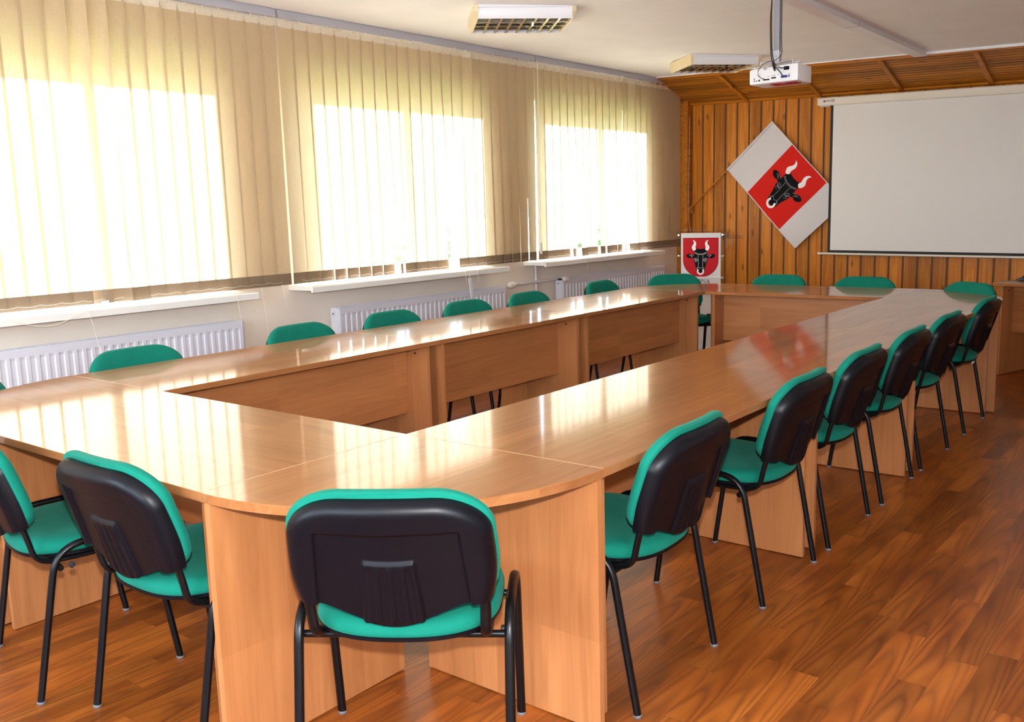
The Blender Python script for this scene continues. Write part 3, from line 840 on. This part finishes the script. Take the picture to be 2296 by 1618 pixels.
zig = [(668, 655), (680, 632), (690, 668), (706, 645), (716, 680), (730, 655), (742, 686), (757, 660), (770, 690), (785, 662)]
LINES += ribbon(zig, 3.2) + ribbon(mir(zig), 3.2)
CHEEK = [(748, 960), (785, 950), (822, 960), (812, 1000), (785, 1006), (758, 1000)]
def emblem(fn, parent, grow=0):
    """fn(u, v, lift) -> point; u to the right, v up, in emblem units"""
    def layer(name, polys, m, lift):
        bm = bmesh.new()
        for p in polys:
            vs = [bm.verts.new((x, -y, 0)) for x, y in p]
            try: bm.faces.new(vs)
            except ValueError: pass
        bmesh.ops.triangulate(bm, faces=bm.faces)
        for _ in range(3):
            le = [e for e in bm.edges if e.calc_length() > 60]
            if le: bmesh.ops.subdivide_edges(bm, edges=le, cuts=1); bmesh.ops.triangulate(bm, faces=bm.faces)
        ex = bmesh.ops.extrude_face_region(bm, geom=bm.faces[:])
        top = [v for v in ex['geom'] if isinstance(v, bmesh.types.BMVert)]
        ts = set(top)
        for v in bm.verts: v.co = fn(v.co.x, v.co.y, lift + .0006 if v in ts else lift)
        bmesh.ops.recalc_face_normals(bm, faces=bm.faces)
        return link(name, bm, m, parent)
    layer('bull_horns', [HORN, mir(HORN)], WHITEP, .0010)
    layer('bull_head', [HEAD, EAR, mir(EAR)], BLACKP, .0016)
    layer('nose_ring', [RING], WHITEP, .0024)
    layer('face_lines', LINES, GREYP if grow else WHITEP, .0026)
    layer('muzzle', [CHEEK], BLACKP, .0034)

# ------------------------------------------------------------------ lectern with crest
lx, ly = -.868, 6.37
lec = empty('lectern', (lx, ly, 0), R(8), 'clear acrylic lectern with a red bull crest board in the far corner', 'lectern')
link('front_board', B(-.203, .203, -.012, 0, .03, 1.155, bev=.002), PAPER, lec)
for s in (-1, 1):
    bm = bmesh.new(); prism(bm, [(-.02, .02), (.30, .02), (.30, 1.10), (-.02, 1.175)], lambda y, z: (s * .236, y, z), lambda y, z: (s * .245, y, z)); link('side_panel', bm, ACRYL, lec)
    for z in (1.135, .93, .72, .30):
        bm = bmesh.new(); lathe(bm, [(0, .011), (.006, .012), (.010, .008)], (s * .222, -.013, z), (0, -1, 0), 14); link('chrome_bolt', bm, CHROME, lec, 40)
        bm = bmesh.new(); lathe(bm, [(0, .008), (.024, .008)], (s * .213, -.004, z), (s, 0, 0), 12); link('spacer', bm, CHROME, lec, 40)
bm = bmesh.new(); prism(bm, [(-.10, 1.190), (-.10, 1.198), (.36, 1.088), (.36, 1.080)], lambda y, z: (-.315, y, z), lambda y, z: (.315, y, z)); link('reading_top', bm, ACRYL, lec)
bm = bmesh.new(); prism(bm, [(.352, 1.088), (.352, 1.12), (.360, 1.12), (.360, 1.08)], lambda y, z: (-.315, y, z), lambda y, z: (.315, y, z)); link('paper_stop', bm, ACRYL, lec)
bm = bmesh.new(); box(bm, -.235, .235, 0, .29, .62, .628); link('shelf', bm, ACRYL, lec)
link('base_plate', B(-.26, .26, -.04, .34, 0, .03, bev=.004), PAPER, lec)
link('joint_strip', B(-.225, .225, -.0165, -.012, .722, .728), WHITEP, lec)
SU = .425 / 745                    # metres per emblem unit on the board
def shield_fn(u, v, lift): return Vector(((u - 785) * SU * .93, -.0122 - lift, 1.1054 + (v + 367) * SU * .895))
def shield_poly(g=0):
    P = [(450 - g, 367 - g), (1120 + g, 367 - g)]
    for i in range(31):
        a = PI * i / 30; P.append((785 + (335 + g) * math.cos(a), 790 + (318 + g) * math.sin(a)))
    return P
for nm, g_, m_, l0 in (('crest_outline', 6, BLACKP, 0.), ('crest_field', 0, REDP, .0006)):
    bm = bmesh.new(); prism(bm, shield_poly(g_), lambda x, y: shield_fn(x, -y, l0), lambda x, y: shield_fn(x, -y, l0 + .0006)); cr = link(nm, bm, m_, lec)
emblem(lambda u, v, l: shield_fn(u, v, l + .0004), lec)
# the word GMINA in serif capitals, strokes as polygons (unit height 10)
def rect(x0, y0, x1, y1): return [(x0, y0), (x1, y0), (x1, y1), (x0, y1)]
def serif_I(x, w=1.5): return [rect(x - w / 2, 0, x + w / 2, 10), rect(x - w, 0, x + w, .6), rect(x - w, 9.4, x + w, 10)]
LET = {
 'I': (3.6, serif_I(1.8)),
 'N': (9.6, [rect(1.2, 0, 1.9, 10), rect(.2, 0, 2.9, .6), rect(.2, 9.4, 2.4, 10), [(1.0, 10), (2.6, 10), (8.2, 0), (7.4, 0)], rect(7.4, 0, 8.1, 10), rect(6.4, 9.4, 9.2, 10)]),
 'A': (9.4, [[(4.2, 10), (5.2, 10), (8.6, 0), (6.9, 0)], [(4.2, 10), (4.7, 9), (1.6, 0), (.9, 0)], rect(2.4, 3.1, 6.6, 3.8), rect(0, 0, 2.6, .6), rect(6.0, 0, 9.4, .6)]),
 'M': (11.4, [rect(1.2, 0, 1.9, 10), rect(.2, 0, 2.9, .6), rect(.2, 9.4, 2.6, 10), [(1.0, 10), (2.7, 10), (6.0, 1.8), (5.4, 0)], [(9.4, 10), (8.7, 10), (5.4, 0), (5.9, 1.2)], rect(8.7, 0, 10.2, 10), rect(7.9, 0, 11.0, .6), rect(9, 9.4, 11.0, 10)]),
 'G': (9.6, [circ(4.9, 5, 5, 40, 330, 24) + circ(5.3, 5, 3.7, 40, 330, 24)[::-1], rect(7.2, .6, 8.7, 4.2), rect(6.2, 4.0, 9.4, 4.6)])}
bm = bmesh.new(); x = 0; total = sum(LET[c][0] for c in 'GMINA'); k = .0039
for c in 'GMINA':
    for p in LET[c][1]:
        prism(bm, p, lambda a, b: ((x + a - total / 2) * .0044, -.0122, .664 + b * k), lambda a, b: ((x + a - total / 2) * .0044, -.0132, .664 + b * k))
    x += LET[c][0]
link('lettering', bm, BLACKP, lec)

# ------------------------------------------------------------------ flag on a slanted pole
fl = empty('flag', (-1.70, YF - .07, 1.35), label='white and red flag with a black bull head, hung slanting on the wooden wall', cat='flag')
FY = YF - .046
hL = Vector((-1.213, 0, 1.805)); hT = Vector((-.700, 0, 2.275)); e1 = (hT - hL).normalized(); e2 = Vector((e1.z, 0, -e1.x)); FH, FL = (hT - hL).length, 1.165
def flag_fn(s, q, lift=0.):          # s along the pole 0..FH, q away from the pole 0..FL
    p = hL + e1 * s + e2 * q
    y = .012 * math.sin(q * 5.5 + s * 2.5) * min(1, q * 2) + .010 * math.sin(s * 9 + q * 3) * (q / FL) + .006 * math.sin(q * 17 - s * 6) * (q / FL)
    sag = .016 * math.sin(PI * q / FL) * (1 - s / FH)
    return Vector((p.x + sag * .5, FY + y * .85 - lift, p.z - sag)) - Vector(fl.location)
bm = bmesh.new(); nu, nv = 48, 72
for side in (0, 1):
    G = [[bm.verts.new(flag_fn(FH * i / nu, FL * j / nv, .0008 * side)) for i in range(nu + 1)] for j in range(nv + 1)]
    for j in range(nv):
        for i in range(nu):
            f = bm.faces.new((G[j][i], G[j][i + 1], G[j + 1][i + 1], G[j + 1][i]))
            if .288 <= (j + .5) / nv < .765: f.material_index = 1
cl_ = link('flag_cloth', bm, [FLAGW, FLAGR], fl, 60)
bm = bmesh.new()
hem = [flag_fn(FH * i / 30, FL, .003) for i in range(31)]; tube(bm, hem, .005, .002, 6)
tube(bm, [flag_fn(.004, FL * i / 40, .003) for i in range(41)], .005, .002, 6); tube(bm, [flag_fn(FH - .004, FL * i / 40, .003) for i in range(41)], .005, .002, 6)
link('hem', bm, FLAGW, fl, 60)
bm = bmesh.new(); tube(bm, [flag_fn(-.002, .012, .0), flag_fn(FH + .002, .012, .0)], .014, seg=12); link('pole_sleeve', bm, FLAGW, fl, 60)
p0 = Vector((-1.66, YF - .055, 1.385)) - Vector(fl.location)
link('flag_pole', T([p0, flag_fn(-.01, .012)], .009, seg=10), PINE_F, fl, 60)
bm = bmesh.new(); tube(bm, [p0 - e1 * .03, p0 + e1 * .05], .014, seg=10); box(bm, p0.x - .02, p0.x + .03, p0.y + .01, p0.y + .052, p0.z - .05, p0.z + .03); link('pole_socket', bm, PINE_Y, fl, 60)
FU = .545 / 670
def flag_em(u, v, lift):             # emblem up = along the pole, right = away from the pole
    return flag_fn(.345 + (v + 735) * FU, FL * .528 + (u - 785) * FU, .0016 + lift)
emblem(flag_em, fl, 1)
link('hanging_cord', T(fillet([(-1.655 + 1.70, .0, 1.05), (-1.655 + 1.70, -.02, .3), (-1.655 + 1.70, -.02, -.1), (-1.62 + 1.70, -.03, -.24)], .2, 6), .0018, seg=6), CREAM, fl)

# ------------------------------------------------------------------ projection screen
ys_ = YF - .09
ps = empty('projection_screen', (-.2, ys_, .9), label='large white pull-down projection screen in an ivory case on the wooden wall', cat='projection screen')
def SX(x, y, z): return Vector((x + .2, y, z - .9))
def ct(x): return 2.458 - .0275 * (x + .2)
XE = 2.20
prof = [(.075, 0), (-.012, 0), (-.018, -.008), (-.018, -.058), (-.010, -.074), (.004, -.080), (.075, -.080)]
bm = bmesh.new(); prism(bm, prof, lambda y, z: SX(-.165, y, ct(-.165) + z), lambda y, z: SX(XE, y, ct(XE) + z)); cs = link('screen_case', bm, CASE, ps, 35)
bm = bmesh.new(); prism(bm, [(y * 1.02, z * 1.03 + .001) for y, z in prof], lambda y, z: SX(-.195, y, ct(-.195) + z), lambda y, z: SX(-.165, y, ct(-.165) + z)); link('case_end_cap', bm, CASE, ps, 35)
bm = bmesh.new(); box(bm, .03, .13, -.01, .02, 0, .008, M=Matrix.Translation(SX(-.2, 0, ct(-.15) - .089))); link('cap_foot', bm, CASE, ps)
def sb(x): return .928 - .013 * (x + .05)
def slab(name, pts, y0, y1, m):
    bm = bmesh.new(); prism(bm, pts, lambda x, z: SX(x, y0, z), lambda x, z: SX(x, y1, z)); return link(name, bm, m, ps)
slab('black_border', [(-.068, ct(-.07) - .07), (XE - .02, ct(XE) - .07), (XE - .02, sb(XE) - .034), (-.068, sb(-.07) - .034)], .012, .013, SCREENB)
slab('screen_fabric', [(-.040, ct(-.05) - .075), (XE - .05, ct(XE) - .075), (XE - .05, sb(XE)), (-.040, sb(-.05))], .0105, .0115, SCREENW)
bm = bmesh.new(); tube(bm, [SX(-.155, .012, .893), SX(XE + .05, .012, .893 - .0135 * 2.4)], .0115, seg=12); rod = link('bottom_rod', bm, CASE, ps, 60)
bm = bmesh.new(); tube(bm, [SX(-.165, .012, .893), SX(-.148, .012, .893)], .014, seg=12); link('rod_end', bm, WHITE, rod, 60)
# maker's mark on the case
def lbl(x, z): return SX(x, -.0182, ct(x) - .034 + z)
bm = bmesh.new()
def lr(x0, z0, x1, z1, d=.0008): prism(bm, rect(x0, z0, x1, z1), lambda a, b: lbl(a, b) + Vector((0, 0, 0)), lambda a, b: lbl(a, b) + Vector((0, -d, 0)))
lr(-.133, -.012, -.115, .010); lr(-.052, -.009, -.024, .011)
x = -.108
for ch_ in 'NOBO':
    a, w_ = x, .0085
    if ch_ == 'N': lr(a, -.006, a + .002, .006); lr(a + w_ - .002, -.006, a + w_, .006); prism(bm, [(a, .006), (a + .0025, .006), (a + w_, -.006), (a + w_ - .0025, -.006)], lambda p, q: lbl(p, q), lambda p, q: lbl(p, q) + Vector((0, -.0008, 0)))
    else:
        lr(a, -.006, a + .002, .006); lr(a + w_ - .002, -.006, a + w_, .006); lr(a, .004, a + w_, .006); lr(a, -.006, a + w_, -.004)
        if ch_ == 'B': lr(a, -.001, a + w_, .001)
    x += .0115
lr(-.060, -.006, -.0595, .006)
mk = link('maker_mark', bm, BLACKP, cs)
bm = bmesh.new(); lr(-.047, -.005, -.029, .007, .0012)
prism(bm, [(-.131, -.001), (-.124, .008), (-.118, .008), (-.127, -.004)], lambda p, q: lbl(p, q), lambda p, q: lbl(p, q) + Vector((0, -.0012, 0)))
link('mark_inset', bm, CASE, cs)

# ------------------------------------------------------------------ projector on its ceiling pole
px, py, pz = 1.082, 3.50, 2.188
pr = empty('projector', (px, py, pz), R(1), 'white projector with black cables hanging from a ceiling pole', 'projector')
hwx, dp, hz = .152, .225, .050
bm = bmesh.new(); box(bm, -hwx, hwx, 0, dp, -hz, hz, .012)
for v in bm.verts:           # upper edge arched, belly rounded
    v.co.z += (.012 * (1 - (v.co.x / hwx) ** 2) if v.co.z > 0 else -.006 * (1 - ((v.co.y - dp / 2) / (dp / 2)) ** 2)) - .012 * (v.co.x < -.1) * (v.co.z > 0)
body = link('projector_body', bm, WHITE, pr, 35)
link('connector_plate', B(-.138, .112, -.0015, .002, -.044, .000, bev=.0006), WHITEP, pr)
def port(name, x0, x1, z0, z1, m, d=.003): return link(name, B(x0, x1, -d, 0, z0, z1, bev=.0006), m, pr)
for (x, z) in ((-.118, -.018), (-.118, -.030), (-.103, -.030)):
    bm = bmesh.new(); lathe(bm, [(0, .0035), (.003, .0035)], (x, -.001, z), (0, -1, 0), 12); link('round_jack', bm, BLACKP, pr)
port('square_jack', -.092, -.083, -.034, -.024, BLACKP); port('hdmi_socket', -.062, -.022, -.032, -.024, BLACKP)
port('serial_socket', -.010, .018, -.026, -.018, BLACKP, .005); port('vga_plug', .052, .088, -.028, -.014, BLUE, .012); port('usb_socket', .095, .101, -.026, -.012, BLACKP)
port('power_socket', .068, .098, .016, .036, BLACKP, .010); port('sensor_window', -.062, -.040, .030, .042, GREYP, .0016)
for (x0, x1, z) in ((-.012, .018, -.008), (.026, .040, -.006), (-.035, -.023, -.012), (.092, .104, -.006)): port('port_print', x0, x1, z - .002, z + .002, GREYP, .0019)
bm = bmesh.new()
for i in range(13):
    for j in range(9): lathe(bm, [(0, .0028), (.0012, .0022)], (hwx - .0006, .03 + i * .0135, -.034 + j * .0075), (1, 0, 0), 6)
link('side_grille', bm, WHITEP, pr)
link('red_base_sticker', B(-.03, .13, .02, .12, -hz - .0065, -hz - .004), REDP, pr)
bm = bmesh.new()
for i in range(3): box(bm, .035 + i * .013, .043 + i * .013, .028, .034, -hz - .0075, -hz - .006)
link('sticker_print', bm, WHITEP, pr)
for x in (-.128, .105): 
    bm = bmesh.new(); lathe(bm, [(0, .011), (.006, .011), (.008, .007)], (x, .03, hz - .006), (0, 0, 1), 14); link('levelling_foot', bm, WHITE, pr, 40)
ptop = zc(1.05) - pz
link('ceiling_pole', B(-.017 - .02, .017 - .02, .09, .124, .145, ptop, bev=.003), STEEL, pr)
link('ceiling_plate', B(-.07, .03, .05, .17, ptop - .008, ptop + .001, bev=.002), STEEL, pr)
bm = bmesh.new(); box(bm, -.044, .000, .086, .128, .080, .150, .003); tube(bm, [(-.05, .107, .13), (.008, .107, .13)], .007, seg=10); tube(bm, [(-.02, .08, .115), (-.02, .135, .115)], .006, seg=10); link('pole_clamp', bm, GREY, pr)
for (a, b) in (((-.10, .05), (.10, .17)), ((-.10, .17), (.10, .05))):
    bm = bmesh.new(); d = (Vector(b) - Vector(a)); ang = math.atan2(d.y, d.x); M_ = Matrix.Translation((a[0], a[1], .074)) @ Matrix.Rotation(ang, 4, 'Z'); box(bm, 0, d.length, -.010, .010, 0, .006, .001, M=M_)
    br = link('mount_arm', bm, GREY, pr)
    for q in (a, b):
        bm = bmesh.new(); lathe(bm, [(0, .004), (.036, .004), (.037, .007), (.043, .007)], (q[0], q[1], .042), (0, 0, 1), 10); link('mount_bolt', bm, CHROME, br, 40)
def cable(name, pts, r=.0035): return link(name, T(fillet(pts, .06, 7), r, seg=8), BLACKCABLE, pr, 60)
cable('power_cable', [(-.042, .07, ptop - .01), (-.045, .07, .35), (-.040, .07, .14), (-.005, .03, .055), (.050, -.015, .028), (.085, -.012, .026)], .0032)
cable('vga_cable', [(-.038, .064, ptop - .01), (-.050, .064, .32), (-.036, .05, .10), (.010, -.012, .045), (.050, -.03, .01), (.066, -.012, -.020)], .0032)
cable('hdmi_cable', [(.012, .09, ptop - .02), (.012, .09, .20), (.030, .06, .12), (.010, .03, .085), (-.055, -.015, .070), (-.088, -.03, .02), (-.078, -.028, -.012), (-.045, -.012, -.028)], .0021)
bm = bmesh.new(); lathe(bm, [(0, .004), (.010, .0075), (.045, .0068), (.06, .004)], (-.002, -.004, .070), Vector((.35, -.25, -1)), 12); link('ferrite_core', bm, BLACKCABLE, pr, 40)
link('cable_label', T([(-.0875, -.031, .022), (-.086, -.0315, -.004)], .0042, seg=8), WHITEP, pr)

# ------------------------------------------------------------------ cables left on the desk
cb = empty('cable_tangle', (1.965, 6.50, H), label='tangle of thin black cables lying on the separate desk', cat='cable')
rnd = random.Random(4)
for k in range(4):
    pts = []; a = rnd.random() * 6; 
    for i in range(9):
        a += rnd.uniform(.5, 1.1); rr = rnd.uniform(.03, .12); pts.append((rr * math.cos(a) + .05, rr * math.sin(a), .006 + .045 * rnd.random() * (i % 2)))
    link('cable', T(fillet(pts, .06, 5), .0033, seg=6), BLACKCABLE, cb, 60)
bm = bmesh.new(); box(bm, -.05, .08, -.05, -.01, .001, .022, .005); link('adapter_brick', bm, BLACKCABLE, cb)

# ------------------------------------------------------------------ camera
f, yaw, pit, rol = 2102.4515, 0.676723342, 0.159981024, -0.029278288
C = Vector((3.45820098, -2.03119997, 1.43444949))
fwd = Vector((-math.sin(yaw) * math.cos(pit), math.cos(yaw) * math.cos(pit), -math.sin(pit)))
rt = Vector((math.cos(yaw), math.sin(yaw), 0)); up = rt.cross(fwd)
rt2 = rt * math.cos(rol) + up * math.sin(rol); up2 = -rt * math.sin(rol) + up * math.cos(rol)
cd = bpy.data.cameras.new('camera'); cam = bpy.data.objects.new('camera', cd); COL.objects.link(cam)
cd.sensor_width = 36; cd.lens = 36 * f / 2296; cd.clip_start = .02
cam.matrix_world = Matrix.Translation(C) @ Matrix((rt2, up2, -fwd)).transposed().to_4x4()
SC.camera = cam

# ------------------------------------------------------------------ light: hazy sky + sun outside, the camera's flash inside
wd = bpy.data.worlds.new('sky'); SC.world = wd; wd.use_nodes = True
nt = wd.node_tree; bg = nt.nodes['Background']
tc = nt.nodes.new('ShaderNodeTexCoord'); sp = nt.nodes.new('ShaderNodeSeparateXYZ'); rp = nt.nodes.new('ShaderNodeValToRGB')
nt.links.new(tc.outputs['Generated'], sp.inputs[0]); nt.links.new(sp.outputs[2], rp.inputs[0]); nt.links.new(rp.outputs[0], bg.inputs[0])
e = rp.color_ramp.elements; e[0].position = 0.; e[0].color = (.86, .94, 1.05, 1); e[1].position = .7; e[1].color = (.58, .76, 1.05, 1)
bg.inputs[1].default_value = 5.6
sd = bpy.data.lights.new('sun', 'SUN'); sd.energy = 25.; sd.angle = R(4.5); sd.color = (.87, .95, 1.20)
so = bpy.data.objects.new('sun', sd); COL.objects.link(so)
so.rotation_euler = Vector((.85, .17, -.31)).to_track_quat('-Z', 'Y').to_euler(); so.location = (-8, 0, 8)
fd = bpy.data.lights.new('camera_flash', 'SPOT'); fd.energy = 116; fd.shadow_soft_size = .025; fd.spot_size = R(96); fd.spot_blend = .55; fd.color = (1, .98, .97)
fo = bpy.data.objects.new('camera_flash', fd); COL.objects.link(fo)
fo.location = C + up2 * .13 - fwd * .02; fo.rotation_euler = fwd.to_track_quat('-Z', 'Y').to_euler()
for i, (a, b) in enumerate(OPEN):      # sampling portals in the window openings
    pd = bpy.data.lights.new('window_portal', 'AREA'); pd.shape = 'RECTANGLE'; pd.size = Z1 - Z0; pd.size_y = b - a; pd.cycles.is_portal = True
    po = bpy.data.objects.new('window_portal', pd); COL.objects.link(po); po.location = (XO - .01, (a + b) / 2, (Z0 + Z1) / 2)
    po.rotation_euler = (0, -PI / 2, 0)
for i, (a, b) in enumerate(ADDED_OPENB):  # portals for the invented windows behind the camera
    pd = bpy.data.lights.new('window_portal', 'AREA'); pd.shape = 'RECTANGLE'; pd.size = b - a; pd.size_y = Z1 - Z0; pd.cycles.is_portal = True
    po = bpy.data.objects.new('window_portal', pd); COL.objects.link(po); po.location = ((a + b) / 2, YN - .31, (Z0 + Z1) / 2)
    po.rotation_euler = (PI / 2, 0, 0)
for i, (a, b) in enumerate(ADDED_OPENR):  # portal for the invented window in the right wall
    pd = bpy.data.lights.new('window_portal', 'AREA'); pd.shape = 'RECTANGLE'; pd.size = Z1 - Z0; pd.size_y = b - a; pd.cycles.is_portal = True
    po = bpy.data.objects.new('window_portal', pd); COL.objects.link(po); po.location = (XR + .31, (a + b) / 2, (Z0 + Z1) / 2)
    po.rotation_euler = (0, PI / 2, 0)

vs_ = SC.view_settings; vs_.view_transform = 'Standard'; vs_.look = 'None'; vs_.gamma = 1; vs_.use_curve_mapping = False; vs_.exposure = 1.62
cy = SC.cycles
cy.max_bounces = 8; cy.diffuse_bounces = 5; cy.glossy_bounces = 4; cy.transmission_bounces = 4; cy.transparent_max_bounces = 10
cy.sample_clamp_indirect = 6.; cy.caustics_reflective = False; cy.caustics_refractive = False; cy.use_denoising = True; cy.denoiser = 'OPENIMAGEDENOISE'; cy.denoising_input_passes = 'RGB_ALBEDO_NORMAL'; cy.denoising_prefilter = 'ACCURATE'
